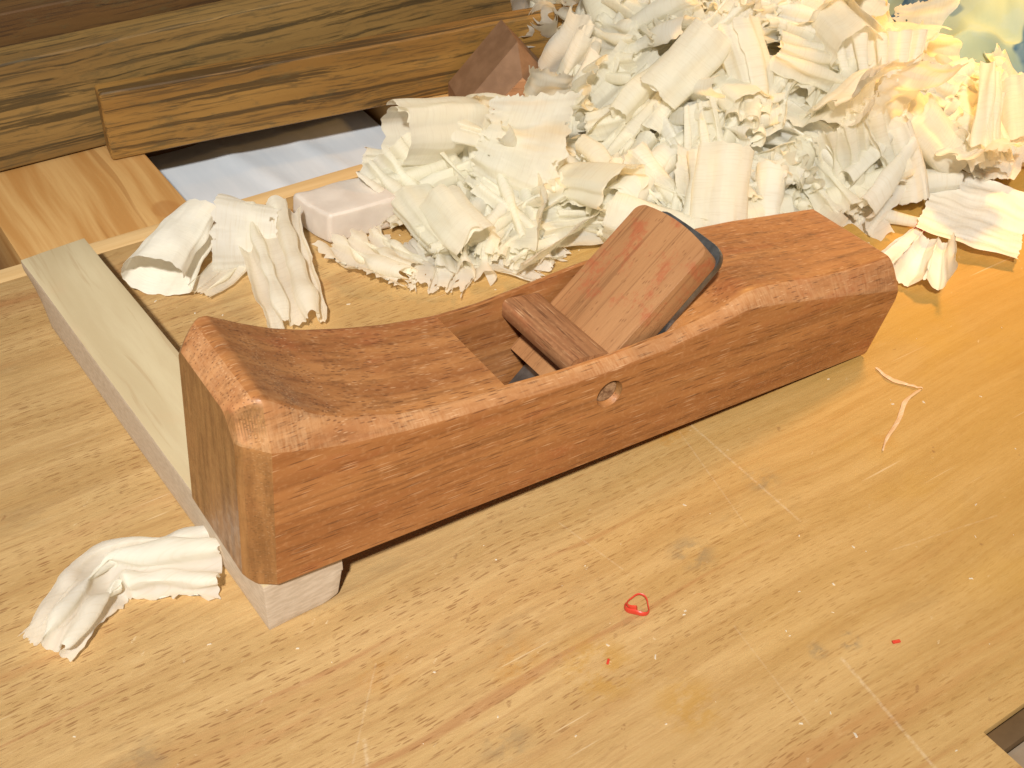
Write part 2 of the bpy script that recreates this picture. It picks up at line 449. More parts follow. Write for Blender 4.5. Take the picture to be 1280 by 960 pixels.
def from_py(name, verts, faces, mat=None, parent=None, smooth=True, angle=35, **kw):
    me = bpy.data.meshes.new(name)
    me.from_pydata([tuple(v) for v in verts], [], faces)
    me.validate(); me.update()
    if smooth:
        me.shade_smooth()
        me.set_sharp_from_angle(angle=R(angle))
    return link_mesh(name, me, mat, parent, **kw)

def from_bm(name, bm, mat=None, parent=None, smooth=True, angle=35, **kw):
    bmesh.ops.recalc_face_normals(bm, faces=bm.faces)
    me = bpy.data.meshes.new(name)
    bm.to_mesh(me); bm.free()
    if smooth:
        me.shade_smooth()
        me.set_sharp_from_angle(angle=R(angle))
    return link_mesh(name, me, mat, parent, **kw)

def prism_bm(poly, h0, h1, bevel=0.0, segs=2, wob=0.0, seed=0, cuts=0):
    """poly: list of (x,y); extruded from z=h0 to h1"""
    bm = bmesh.new()
    a = [bm.verts.new((x, y, h0)) for x, y in poly]
    b = [bm.verts.new((x, y, h1)) for x, y in poly]
    n = len(poly)
    bm.faces.new(list(reversed(a))); bm.faces.new(b)
    for i in range(n):
        bm.faces.new((a[i], a[(i + 1) % n], b[(i + 1) % n], b[i]))
    bmesh.ops.recalc_face_normals(bm, faces=bm.faces)
    if bevel:
        bmesh.ops.bevel(bm, geom=list(bm.edges), offset=bevel, segments=segs, affect='EDGES', profile=0.6, clamp_overlap=True)
    if cuts:
        bmesh.ops.subdivide_edges(bm, edges=[e for e in bm.edges if e.calc_length() > 0.02], cuts=cuts, use_grid_fill=True)
    if wob:
        for v in bm.verts:
            p = v.co * 60 + Vector((seed * 7.1, seed * 3.3, 0))
            v.co += noise.noise_vector(p) * wob
    return bm

def box_bm(x0, x1, y0, y1, z0, z1, bevel=0.001, **kw):
    return prism_bm([(x0, y0), (x1, y0), (x1, y1), (x0, y1)], z0, z1, bevel, **kw)

# ------------------------------------------------------------------ the bench
bench = from_bm("workbench_top", prism_bm([(-0.70, -0.60), (0.1747, -0.60), (0.1747, -0.1632), (1.60, -0.1632), (1.60, 0.2652), (-0.70, 0.2652)],
                -0.06, 0.0, 0.0006), M['bench'])
tag(bench, "scratched and stained beech workbench top under the plane", "workbench", kind="structure")
rail = from_bm("rail_strip", box_bm(-0.70, 1.60, 0.2655, 0.2770, -0.06, -0.0002, 0.0006), M['rail'], bench)
tray = from_bm("tool_tray", box_bm(-0.70, 1.60, 0.2772, 0.95, -0.075, -0.055, 0.0), M['tray'])
tag(tray, "sunken dark tool tray behind the workbench top", "tray", kind="structure")
from_bm("back_wall", box_bm(-0.70, 1.60, 0.95, 0.975, -0.075, 0.0, 0.001), M['tray'], tray)
jaw = from_bm("vise_jaw", box_bm(0.1757, 0.46, -0.34, -0.1712, -0.060, -0.0050, 0.0010), M['jaw'])
from_bm("liner_strip", box_bm(0.1755, 0.46, -0.1710, -0.1637, -0.060, -0.0020, 0.0008), M["liner"], jaw)
tag(jaw, "grey brown wooden block set in a notch of the bench, bottom right corner", "block")

# paper in the tray
def paper_sheet():
    v, f = [], []
    nx, ny = 40, 30
    for j in range(ny):
        for i in range(nx):
            x = 0.086 + 0.150 * i / (nx - 1); y = 0.2785 + 0.120 * j / (ny - 1)
            z = -0.0260 + 0.0012 * noise.noise(Vector((x * 18, y * 30, 1))) + 0.0016 * max(0, 1 - abs((x - 0.155 + 0.25 * (y - 0.3)) / 0.010)) \
                + 0.0014 * max(0, 1 - abs((x - 0.195 + 0.2 * (y - 0.3)) / 0.008))
            v.append((x, y, z))
    for j in range(ny - 1):
        for i in range(nx - 1):
            a = j * nx + i
            f.append((a, a + 1, a + nx + 1, a + nx))
    return from_py("paper_sheet", v, f, M['paper'])
tag(paper_sheet(), "creased pale blue paper lying down in the tool tray", "paper")

# wooden pieces bridging the tray
pb = from_bm("pine_block", box_bm(-0.045, 0.0455, -0.0372, 0.075, -0.053, -0.0006, 0.0008), M['pine'], loc=(0.0375, 0.3148, 0))
tag(pb, "orange pine block with a knot, flush with the bench under the streaked boards", "block")
pb2 = from_bm("support_board", box_bm(-0.20, 0.17, -0.0600, 0.070, -0.053, -0.0006, 0.0008), M['pine'], loc=(0.440, 0.3378, 0))
tag(pb2, "pine support board spanning the tray beneath the heap of shavings", "board")

# streaked boards stacked behind
def board(lx, depth, h, mat, loc, rz, label, bev=0.0022, seed=0):
    o = from_bm("streaked_board", box_bm(0, lx, 0, depth, 0, h, bev, segs=3, cuts=6, wob=0.0006, seed=seed), mat, loc=loc, rot=(0, 0, rz))
    return tag(o, label, "board", "streaked boards stacked behind the bench")
board(0.36, 0.0145, 0.0400, M['bocote1'], (0.0645, 0.3518, 0.0), R(-7.4),
      "golden board with black streaks, lowest and nearest, its sawn end showing", 0.0022, 1)
board(0.66, 0.022, 0.0600, M['bocote2'], (-0.105, 0.3705, 0.0), R(-0.2),
      "olive brown streaked board directly behind the nearest golden board", 0.0022, 2)
board(0.80, 0.026, 0.0760, M['bocote3'], (-0.160, 0.3960, -0.0006), R(0.3),
      "dark brown streaked board standing third from the front", 0.0022, 3)
board(0.90, 0.030, 0.0960, M['bocote4'], (-0.200, 0.4290, -0.0006), R(0.4),
      "greyish streaked board at the very back, top left corner", 0.0022, 4)
bs = from_bm("bearer_strip", box_bm(-0.20, 0.75, 0.0, 0.085, 0, 0.0522, 0.001), M['tray'], loc=(0.0, 0.3905, -0.0545))
tag(bs, "dark bearer strip lying in the tray under the rear boards", "strip")

# ------------------------------------------------------------------ pale batten under the toe
TB = 0.0227
def batten():
    bm = prism_bm([(-0.0043, 0.0026), (0.0265, 0.0026), (0.0265, 0.2455), (-0.0043, 0.2440)], 0, TB, 0.0007, 2, cuts=8, wob=0.00035, seed=3)
    for v in bm.verts:      # rounded lower right corner of the near end and a broken far corner
        if v.co.y < 0.012 and v.co.x > 0.018 and v.co.z < 0.012:
            v.co.x -= 0.0030 * (1 - v.co.z / 0.012)
            v.co.z += 0.0030 * max(0, (v.co.x - 0.018) / 0.008)
        if v.co.y > 0.225 and v.co.x < 0.004 and v.co.z < 0.018:
            v.co.x += 0.0045 * (1 - v.co.z / 0.018) * (v.co.y - 0.225) / 0.02
    o = from_bm("pale_batten", bm, M['maple'], rot=(0, 0, 0.0378))
    return tag(o, "pale maple batten lying across the bench under the toe of the plane", "batten")
batten()

# ------------------------------------------------------------------ the hand plane
plane = empty("hand_plane", (0, 0, 1.05 * TB), (0, math.atan(TB / 0.2971), 0))
tag(plane, "reddish brown wooden hand plane with wedged blade, toe raised on the pale batten", "hand plane")

W_ = 57.0
def itp(x, tab):
    return float(np.interp(x, [t[0] for t in tab], [t[1] for t in tab]))
def smooth_tab(tab, step=1.0, k=5):
    xs = np.arange(tab[0][0], tab[-1][0] + step, step)
    ys = np.interp(xs, [t[0] for t in tab], [t[1] for t in tab])
    pad = np.concatenate([np.full(k, ys[0]) - (ys[1] - ys[0]) * np.arange(k, 0, -1), ys, np.full(k, ys[-1]) + (ys[-1] - ys[-2]) * np.arange(1, k + 1)])
    ker = np.hanning(2 * k + 3)[1:-1]; ker /= ker.sum()
    return list(zip(xs, np.convolve(pad, ker, 'valid')))
T_CL = smooth_tab([(-9, 61), (0, 58.6), (12, 54.9), (31, 50.8), (52, 48.6), (78, 46.6), (105, 44.6), (134, 43.6), (161, 44.6), (190, 47.6), (204, 50.6), (225, 47.6), (250, 42.4), (277, 36.8), (303, 31.9)])
T_NT = smooth_tab([(1.5, 75.6), (8.6, 70.7), (18, 64.0), (28, 58.9), (49, 52.6), (68, 50.2), (92, 48.2), (117, 46.5), (139, 46.1), (166, 47.0), (185, 49.3), (194, 51.2), (204, 54.6), (211, 55.2), (220, 54.2), (254, 49.0), (279, 47.0), (303, 46.2)], 1, 4)
T_FT = smooth_tab([(3, 76.4), (14, 70.0), (25, 64.5), (37, 60.0), (53, 55.6), (70, 52.0), (92, 49.2), (112, 49.2), (130, 51.0), (150, 53.2), (161, 54.2), (204, 56.0), (245, 52.8), (266, 50.2), (294, 46.8), (303, 45.6)], 1, 4)

def section(x):
    wob = lambda s, a: 0.45 * a * noise.noise(Vector((x * 0.06, s, 0.3))) + 0.18 * a * noise.noise(Vector((x * 0.3, s + 5, 0.3)))
    t = max(0.0, -x)
    yn = 0.64 * t if t < 8.0 else 5.12 + (t - 8.0) * 1.7
    yf = W_ - 0.70 * t
    zb = 0.0
    if x < -5.5: zb = (-5.5 - x) * 0.9
    if x > 293: zb = (x - 293) * 2.9
    cl = itp(x, T_CL) + wob(1, 0.9)
    tn = 75.9 if x < 1.5 else itp(x, T_NT)
    tf = 76.6 if x < 3 else itp(x, T_FT)
    if x < -0.5:
        d = (-0.5 - x) ** 1.7 * 0.165
        tn -= d; tf -= d
    if x > 298:
        d = (x - 298) ** 1.6 * 0.45
        tn -= d; tf -= d
    cw = 5.4 + wob(9, 0.9)
    if x < 6: cw = 5.4 + (6 - x) * 0.12
    if x > 200: cw += min(1.5, (x - 200) * 0.05)
    cl = min(cl, tn - 1.0)
    zb = min(zb, cl - 1.5)
    corners = [(yn, zb, 0.6), (yn, cl, 1.8), (yn + cw, tn, 2.8)]
    for q in (0.14, 0.3, 0.5, 0.7, 0.86):
        yy = yn + cw + (yf - 2.4 - yn - cw) * q
        corners.append((yy, tn + (tf - tn) * q, 0))
    corners += [(yf - 2.4, tf, 0.7), (yf, tf - 2.8, 0.7), (yf, zb, 0.5)]
    pts, ids = [], []
    n = len(corners)
    for i, (y, z, r) in enumerate(corners):
        if r == 0:
            pts.append((y, z)); ids.append(i); continue
        p = Vector((y, z)); a = Vector(corners[i - 1][:2]); b = Vector(corners[(i + 1) % n][:2])
        da, db = (a - p), (b - p)
        r1 = min(r, da.length * 0.4); r2 = min(r, db.length * 0.4)
        A = p + da.normalized() * r1; B = p + db.normalized() * r2
        for tq in (0.0, 0.25, 0.5, 0.75, 1.0):
            qq = A * (1 - tq) ** 2 + p * 2 * tq * (1 - tq) + B * tq ** 2
            pts.append((qq.x, qq.y)); ids.append(i)
    return pts, ids

def plane_body():
    xs = [-9.3, -9.0, -8.6, -8.2] + list(np.arange(-7.5, 12, 0.75)) + list(np.arange(12, 290, 1.5)) + list(np.arange(290, 302.4, 0.8)) + [302.6]
    v, f, mi = [], [], []
    npt = None
    for x in xs:
        pts, ids = section(max(x, -9.0))
        npt = len(pts)
        cy, cz = 28.0, 35.0
        sh = 1.0 if x > -9.2 else 0.985
        if x > 302.5: sh = 0.97
        for (y, z) in pts:
            v.append((x * MM, (cy + (y - cy) * sh) * MM, (cz + (z - cz) * sh) * MM))
    for s in range(len(xs) - 1):
        for i in range(npt):
            j = (i + 1) % npt
            f.append((s * npt + i, s * npt + j, (s + 1) * npt + j, (s + 1) * npt + i))
            mi.append(1 if xs[s] < -2.5 and 2 <= ids[i] <= 8 and 2 <= ids[j] <= 8 else 1 if (ids[i] in (1, 2) and ids[j] in (1, 2) and i >= 7 and j <= 12) else 0)
    f.append(tuple(reversed(range(npt)))); mi.append(0)
    f.append(tuple((len(xs) - 1) * npt + i for i in range(npt))); mi.append(0)
    me = bpy.data.meshes.new("body")
    me.from_pydata(v, [], f)
    me.polygons.foreach_set('material_index', mi)
    bm = bmesh.new(); bm.from_mesh(me)
    bmesh.ops.recalc_face_normals(bm, faces=bm.faces)
    bm.to_mesh(me); bm.free()
    me.materials.append(M['body']); me.materials.append(M['chamfer'])
    tmp = bpy.data.objects.new("tmp_body", me); COL.objects.link(tmp)
    # throat cutter: extruded across the width
    poly = [(92.5, 110), (92.5, 44), (99, 20), (118.5, -3), (123.4, -3), (126.6 + 107, 107)]
    y0, y1 = 6.7, 52.6
    cv = [(x * MM, y0 * MM, z * MM) for x, z in poly] + [(x * MM, y1 * MM, z * MM) for x, z in poly]
    n = len(poly)
    cf = [tuple(range(n)), tuple(reversed(range(n, 2 * n)))] + [(i, i + n, (i + 1) % n + n, (i + 1) % n) for i in range(n)]
    cm = bpy.data.meshes.new("cut"); cm.from_pydata(cv, [], cf)
    bm = bmesh.new(); bm.from_mesh(cm); bmesh.ops.recalc_face_normals(bm, faces=bm.faces); bm.to_mesh(cm); bm.free()
    cut = bpy.data.objects.new("tmp_cut", cm); COL.objects.link(cut)
    # countersunk pin hole in the near cheek
    hm = bpy.data.meshes.new("hole")
    bm = bmesh.new()
    bmesh.ops.create_cone(bm, cap_ends=True, segments=40, radius1=5.0 * MM, radius2=7.0 * MM, depth=5 * MM)
    bmesh.ops.rotate(bm, verts=bm.verts, cent=(0, 0, 0), matrix=Matrix.Rotation(R(90), 3, 'X'))
    bmesh.ops.translate(bm, verts=bm.verts, vec=(137.8 * MM, 0.2 * MM, 32.4 * MM))
    bmesh.ops.recalc_face_normals(bm, faces=bm.faces)
    bm.to_mesh(hm); bm.free()
    hol = bpy.data.objects.new("tmp_hole", hm); COL.objects.link(hol)
    for c in (cut, hol):
        md = tmp.modifiers.new("b", 'BOOLEAN'); md.operation = 'DIFFERENCE'; md.solver = 'EXACT'; md.object = c
    dg = bpy.context.evaluated_depsgraph_get()
    res = bpy.data.meshes.new_from_object(tmp.evaluated_get(dg))
    res.name = "body"
    for o in (tmp, cut, hol): bpy.data.objects.remove(o)
    res.shade_smooth(); res.set_sharp_from_angle(angle=R(20))
    return link_mesh("body", res, None, plane)
body = plane_body()
tag(body, "reddish brown body with hollowed top and pale cut chamfer")

def slanted(name, outline, h0, h1, origin, mat, bevel, wob=0.0, label=None):
    """outline in (u along the 45 degree slope, v across); h along the slope's normal; mm"""
    bm = prism_bm([(u * MM, v * MM) for u, v in outline], h0 * MM, h1 * MM, bevel * MM, 2, wob=wob)
    if h1 > 5:
        for vv in bm.verts:
            vv.co.z *= 1 - 0.26 * max(0, min(1, (vv.co.x - 0.052) / 0.046))
    d = Vector((1, 0, 1)).normalized(); n = Vector((-1, 0, 1)).normalized(); y = Vector((0, 1, 0))
    m = Matrix((( d.x, y.x, n.x, origin[0] * MM), (d.y, y.y, n.y, origin[1] * MM), (d.z, y.z, n.z, origin[2] * MM), (0, 0, 0, 1)))
    o = from_bm(name, bm, mat, plane, angle=40)
    o.matrix_local = m
    if label: o['label'] = label
    return o
def rounded_end(u0, u1, v0, v1, r, dome=0.0, n=6):
    p = [(u0, v0)]
    k = 9
    pts = []
    for i in range(n + 1):
        a = -math.pi / 2 + i / n * math.pi / 2
        pts.append((u1 - r + r * math.cos(a), v0 + r + r * math.sin(a)))
    for i in range(1, k):
        pts.append((u1, v0 + r + (v1 - v0 - 2 * r) * i / k))
    for i in range(n + 1):
        a = i / n * math.pi / 2
        pts.append((u1 - r + r * math.cos(a), v1 - r + r * math.sin(a)))
    vm = (v0 + v1) / 2; hw = (v1 - v0) / 2
    pts = [(u + dome * (1 - ((v - vm) / hw) ** 2), v) for u, v in pts]
    return p + pts + [(u0, v1)]
slanted("blade", rounded_end(-4, 101.5, 9.2, 50.4, 7.0, 0.5), -3.8, 0.0, (123.5, 0, 2.5), M['steel'], 0.5, label="dark grey steel blade")
slanted("wedge", rounded_end(18.5, 96.5, 8.6, 50.0, 3.5, 2.8), 0.05, 14.2, (123.3, 0, 2.7), M['wedge'], 1.8, label="orange brown wooden wedge over the blade")

def cross_pin():
    sec = [(127.0, 36.0), (122.6, 40.2), (121.9, 41.2), (121.6, 46.6), (122.1, 47.6), (123.0, 48.4), (124.2, 48.7), (137.5, 47.2), (139.2, 46.6), (140.2, 45.4), (143.0, 40.6), (139, 36.0)]
    n = len(sec)
    ys = [6.8, 7.4, 29, 51.8, 52.4]
    v, f = [], []
    for y in ys:
        for (x, z) in sec: v.append((y * MM, -(x + 0.8) * MM, z * MM))
    for s in range(len(ys) - 1):
        for i in range(n):
            f.append((s * n + i, s * n + (i + 1) % n, (s + 1) * n + (i + 1) % n, (s + 1) * n + i))
    f.append(tuple(range(n))); f.append(tuple(reversed(range((len(ys) - 1) * n, len(ys) * n))))
    bm = bmesh.new()
    vs = [bm.verts.new(p) for p in v]
    for q in f: bm.faces.new([vs[i] for i in q])
    p = from_bm("cross_pin", bm, M['pin'], plane, angle=32, rot=(0, 0, R(90)))
    # axis runs across the plane: turn the grain that way
    return p
cross_pin()
def plug():
    bm = bmesh.new()
    bmesh.ops.create_cone(bm, cap_ends=True, segments=32, radius1=5.5 * MM, radius2=5.5 * MM, depth=5 * MM)
    bmesh.ops.bevel(bm, geom=[e for e in bm.edges if len(e.link_faces) == 2 and e.calc_face_angle(0) > 1], offset=0.0006, segments=2, affect='EDGES')
    bmesh.ops.rotate(bm, verts=bm.verts, cent=(0, 0, 0), matrix=Matrix.Rotation(R(90), 3, 'X'))
    bmesh.ops.rotate(bm, verts=bm.verts, cent=(0, 0, 0), matrix=Matrix.Rotation(R(-8), 3, 'Z'))
    o = from_bm("pin_plug", bm, M['plug'], plane)
    o.location = (137.2 * MM, 4.7 * MM, 32.9 * MM)
    return tag(o, "round end of the cross pin in the near cheek")
plug()

# ------------------------------------------------------------------ wax block
def wax():
    bm = prism_bm([(0, 0), (0.0405, -0.003), (0.0345, 0.0265), (-0.0055, 0.031)], 0, 0.0175, 0.0026, 3, cuts=5, wob=0.0014, seed=5)
    for v in bm.verts:
        if v.co.z > 0.012: v.co.x += 0.002 * (v.co.z - 0.012) / 0.013
    zmin = min(v.co.z for v in bm.verts)
    for v in bm.verts: v.co.z -= zmin
    o = from_bm("wax_block", bm, M['wax'], loc=(0.1265, 0.2095, 0), rot=(0, 0, 0))
    return tag(o, "translucent greyish wax block on the bench between the shavings", "wax block")
wax()

# ------------------------------------------------------------------ gable shaped offcut
def gable():
    root = empty("gable_offcut", (0.2840, 0.2680, 0.0), (0, 0, R(-17)))
    tag(root, "brown wooden offcut with a gable shaped top standing behind the shavings", "offcut")
    w, hs, hp = 0.0330, 0.010, 0.0470
    iw, ihs, ihp = 0.0240, 0.004, 0.0300
    outer = [(-w, 0), (w, 0), (w, hs), (0, hp), (-w, hs)]
    inner = [(-iw, 0), (iw, 0), (iw, ihs + 0.002), (0, ihp), (-iw, ihs + 0.002)]
    dy = 0.012
    v = [(x, dy, z) for x, z in outer] + [(x, 0.045, z) for x, z in outer] + [(x * 1.0, 0.0005, z) for x, z in inner]
    f = [(5, 9, 8, 7, 6)]
    for i in range(5):
        j = (i + 1) % 5
        f.append((i, j, j + 5, i + 5))
        f.append((i + 10, j + 10, j, i))
    bm = bmesh.new(); vs = [bm.verts.new(p) for p in v]
    for q in f: bm.faces.new([vs[i] for i in q])
    from_bm("bevelled_body", bm, M['gable_dark'], root, smooth=False)
    fv = [(x, 0.0, z) for x, z in inner] + [(x, 0.004, z) for x, z in inner]
    ff = [(0, 1, 2, 3, 4), (9, 8, 7, 6, 5)] + [(i, i + 5, (i + 1) % 5 + 5, (i + 1) % 5) for i in range(5)]
    from_py("front_face", fv, ff, M['gable'], root, smooth=False)
gable()

# ------------------------------------------------------------------ things at the far right
def cloth():
    v, f = [], []
    nx, ny = 70, 60
    for j in range(ny):
        for i in range(nx):
            a = i / (nx - 1); b = j / (ny - 1)
            x = -0.085 + 0.20 * a; y = -0.075 + 0.17 * b
            p = Vector((x * 17 + 1.3, y * 17, 0.4))
            z = 0.060 + 0.022 * abs(noise.noise(p * 1.1)) + 0.034 * abs(noise.noise(p * 0.7 + Vector((3, 1, 2)))) + 0.010 * abs(noise.noise(p * 2.6))
            edge = max(0, -0.050 - y)
            z -= edge * 1.2
            edge2 = max(0, -0.055 - x)
            z -= edge2 * 0.9
            v.append((x + 0.008 * noise.noise(p * 1.1 + Vector((9, 0, 0))), y + 0.45 * edge + 0.006 * noise.noise(p * 1.2 + Vector((0, 9, 0))), z))
    for j in range(ny - 1):
        for i in range(nx - 1):
            q = j * nx + i
            f.append((q, q + 1, q + nx + 1, q + nx))
    o = from_py("printed_cloth", v, f, M['cloth'], loc=(0.594, 0.160, -0.028), rot=(0, 0, R(-30)), angle=80)
    return tag(o, "crumpled pale green and blue cloth draped over the dark case, top right", "cloth")
cloth()
cs = from_bm("dark_case", box_bm(-0.045, 0.12, -0.062, 0.08, 0, 0.026, 0.004, segs=3), M['navy'], loc=(0.594, 0.160, 0), rot=(0, 0, R(-30)))
tag(cs, "dark navy case under the cloth at the right edge", "case")
tb = from_bm("tan_box", box_bm(-0.03, 0.03, -0.02, 0.02, 0, 0.09, 0.0015), M['tan'], loc=(0.585, 0.305, -0.0006), rot=(0, 0, R(-30)))
tag(tb, "tan wooden box standing behind the heap, top edge of the picture", "box")

# ------------------------------------------------------------------ shavings
def curve_roll(rng, r0, turns, corr, amp, grow=0.15, n=90):
    pts = []
    ph = rng.uniform(0, 6.28)
    for i in range(n):
        t = i / (n - 1)
        a = t * turns * 2 * math.pi
        r = r0 * (1 + grow * t * turns) + amp * math.sin(a * corr + ph) * (0.6 + 0.4 * math.sin(3.1 * a + ph)) + amp * 0.6 * noise.noise(Vector((t * 9, ph, 0)))
        pts.append((r * math.cos(a), r * math.sin(a)))
    return pts
def curve_pleat(rng, length, waves, amp, bend=0.0, n=90):
    pts = []; ph = rng.uniform(0, 6.28); off = rng.uniform(0, 50)
    for i in range(n):
        t = i / (n - 1)
        s = (t - 0.5) * length
        am = amp * (0.55 + 0.9 * abs(noise.noise(Vector((t * 4, off, 0)))))
        u = t * waves * 2 * math.pi + ph + 1.8 * noise.noise(Vector((t * 5, off + 9, 0)))
        z = am * math.sin(u)
        x = s + 0.35 * am * math.sin(2 * u)
        b = bend * (t - 0.5)
        pts.append((x * math.cos(b) - z * math.sin(b), x * math.sin(b) * 0.9 + z * math.cos(b)))
    return pts
def curve_meander(rng, waves, lam, amp, bend=0.0, bulb=0.10, n=170):
    """accordion of rounded folds, the way a shaving piles up over a plane's mouth"""
    off = rng.uniform(0, 90); ph = rng.uniform(0, 6.28)
    pts = []
    for i in range(n):
        t = i / (n - 1)
        u = t * waves * 2 * math.pi + ph + 0.9 * noise.noise(Vector((t * waves * 0.9, off, 0)))
        am = amp * (0.75 + 0.55 * noise.noise(Vector((t * waves * 1.3, off + 7, 0))))
        x = lam * waves * (t - 0.5) - bulb * lam * math.sin(2 * u) + 0.12 * lam * noise.noise(Vector((t * waves * 2, off + 3, 0)))
        z = am * math.sin(u) + 0.25 * amp * noise.noise(Vector((t * waves * 0.6, off + 5, 0)))
        if bend:
            R0 = lam * waves / bend; an = x / R0
            x, z = (R0 + z) * math.sin(an), (R0 + z) * math.cos(an) - R0
        pts.append((x, z))
    return pts
def curve_walk(rng, length, k1, k2, n=90):
    """random curvature walk: loose curls and folds"""
    off = rng.uniform(0, 90); th = rng.uniform(0, 6.28); x = z = 0
    pts = []
    ds = length / n
    for i in range(n):
        t = i / n
        k = k1 + k2 * noise.noise(Vector((t * 7, off, 0))) * 1.8 + k2 * 0.8 * noise.noise(Vector((t * 17, off + 20, 0)))
        th += k * ds
        x += math.cos(th) * ds; z += math.sin(th) * ds
        pts.append((x, z))
    cx = sum(p[0] for p in pts) / n; cz = sum(p[1] for p in pts) / n
    return [(a - cx, b - cz) for a, b in pts]

def ribbon(name, curve, w, seed, m=14, taper=0.15, skew=0.0, crumple=0.002, ragged=0.002, lace=0.0, squash=1.0, bend=0.0, spine=None, ripple=0.0008):
    n = len(curve)
    if lace > 0: m = max(m, 36)
    v, f = [], []
    so = seed * 13.7
    arc = sum(math.hypot(curve[i + 1][0] - curve[i][0], curve[i + 1][1] - curve[i][1]) for i in range(n - 1))
    for i in range(n):
        t = i / (n - 1)
        x0, z0 = curve[i]
        i0, i1 = max(0, i - 1), min(n - 1, i + 1)
        tx, tz = curve[i1][0] - curve[i0][0], curve[i1][1] - curve[i0][1]
        L = math.hypot(tx, tz) or 1
        nx, nz = -tz / L, tx / L
        e1 = ragged * (noise.noise(Vector((t * 22, so, 0))) + 0.22 * noise.noise(Vector((t * 60, so, 3))))
        e2 = ragged * (noise.noise(Vector((t * 22, so, 7))) + 0.22 * noise.noise(Vector((t * 60, so, 9))))
        for j in range(m):
            q = j / (m - 1) - 0.5
            y = q * w + (e1 * max(0, -q * 2) - e2 * max(0, q * 2))
            g = 1 + taper * q * 2
            x = x0 * g + skew * q
            z = z0 * g
            nn = noise.noise(Vector((x0 * 55 + so, y * 55, z0 * 55)))
            n2 = noise.noise(Vector((x0 * 160 + so, y * 90, z0 * 160)))
            dd = crumple * (nn + 0.45 * n2) + ripple * (noise.noise(Vector((t * arc * 330, so, q * 1.6))) + 0.6 * noise.noise(Vector((t * arc * 620, so + 4, q * 1.1))))
            endr = 0.0
            if i == 0 or i == n - 1:
                endr = ragged * 0.8 * noise.noise(Vector((q * 25, so, i)))
            px, py, pz = x + nx * dd + tx / L * endr, y + 0.3 * crumple * n2, (z + nz * dd + tz / L * endr) * squash
            if bend:
                R0 = w / bend; an = py / R0
                px, py = R0 - (R0 - px) * math.cos(an), (R0 - px) * math.sin(an)
            if spine:
                tt = min(1, max(0, py / w + 0.5)) * (len(spine) - 1)
                c0 = Vector(spine[0]); acc = None
                k0 = min(int(tt), len(spine) - 2); fr = tt - k0
                A = Vector(spine[k0]); B = Vector(spine[k0 + 1])
                P = A.lerp(B, fr)
                Dr = (B - A).normalized()
                if fr > 0.6 and k0 < len(spine) - 2:
                    Dr = Dr.lerp((Vector(spine[k0 + 2]) - B).normalized(), (fr - 0.6) * 1.25).normalized()
                if fr < 0.4 and k0 > 0:
                    Dr = Dr.lerp((A - Vector(spine[k0 - 1])).normalized(), (0.4 - fr) * 1.25).normalized()
                px, py = P.x + Dr.y * px, P.y - Dr.x * px
            v.append((px, py, pz))
    zmin = min(p[2] for p in v)
    v = [(a, b, c - zmin) for a, b, c in v]
    t_arc = lambda i: i / (n - 1) * arc
    for i in range(n - 1):
        for j in range(m - 1):
            if lace > 0:
                e = abs(j + 0.5 - (m - 1) / 2) / ((m - 1) / 2)
                if noise.noise(Vector((t_arc(i) * 260 + so, j * w / (m - 1) * 260, 5))) + 0.5 * noise.noise(Vector((t_arc(i) * 700 + so, j * w / (m - 1) * 700, 8))) + 0.7 * (e - 0.7) > (0.75 - lace): continue
            a = i * m + j
            f.append((a, a + 1, a + m + 1, a + m))
    me = bpy.data.meshes.new(name)
    me.from_pydata(v, [], f); me.validate(); me.update()
    me.shade_smooth()
    return me

rng = random.Random(11)
variants = []
def variant(curve, w, **kw):
    me = ribbon("wood_shaving", curve, w, len(variants) + 1, **kw)
    me.materials.append(M[('shave', 'shave2', 'shave', 'shave3')[len(variants) % 4]])
    variants.append(me)
def rb(): return rng.uniform(-0.4, 0.4)
for k in range(12):     # accordion folds
    variant(curve_meander(rng, rng.uniform(2.4, 4.6), rng.uniform(0.0075, 0.0125), rng.uniform(0.0022, 0.0046), rng.uniform(0.3, 2.4), rng.uniform(0.03, 0.11)), rng.uniform(0.038, 0.046), taper=rng.uniform(-0.38, 0.38), skew=rng.uniform(-0.012, 0.012), bend=rb() * 2, crumple=0.0024, ripple=0.0006, lace=0.10 if k % 5 == 2 else 0)
for k in range(5):      # corrugated rolls
    variant(curve_roll(rng, rng.uniform(0.007, 0.011), rng.uniform(0.95, 1.6), rng.choice((5, 6, 7)), rng.uniform(0.0010, 0.0018), rng.uniform(0.05, 0.3), 170), rng.uniform(0.038, 0.046), taper=rng.uniform(-0.22, 0.22), skew=rng.uniform(-0.008, 0.008), bend=rb(), crumple=0.0014, ripple=0.0004, squash=rng.uniform(0.65, 1))
for k in range(3):      # deep loose folds
    variant(curve_meander(rng, rng.uniform(2.0, 2.8), rng.uniform(0.012, 0.015), rng.uniform(0.0065, 0.0085), rng.uniform(0.4, 1.4), 0.12), rng.uniform(0.036, 0.044), taper=rng.uniform(-0.2, 0.2), skew=rng.uniform(-0.01, 0.01), crumple=0.0022, bend=rb(), ripple=0.0006)
for k in range(3):      # tight curls
    variant(curve_roll(rng, rng.uniform(0.004, 0.006), rng.uniform(1.6, 2.6), 3, 0.0005, 0.22), rng.uniform(0.030, 0.042), taper=rng.uniform(-0.3, 0.3), crumple=0.001, bend=rb() * 0.5, ripple=0.0003)
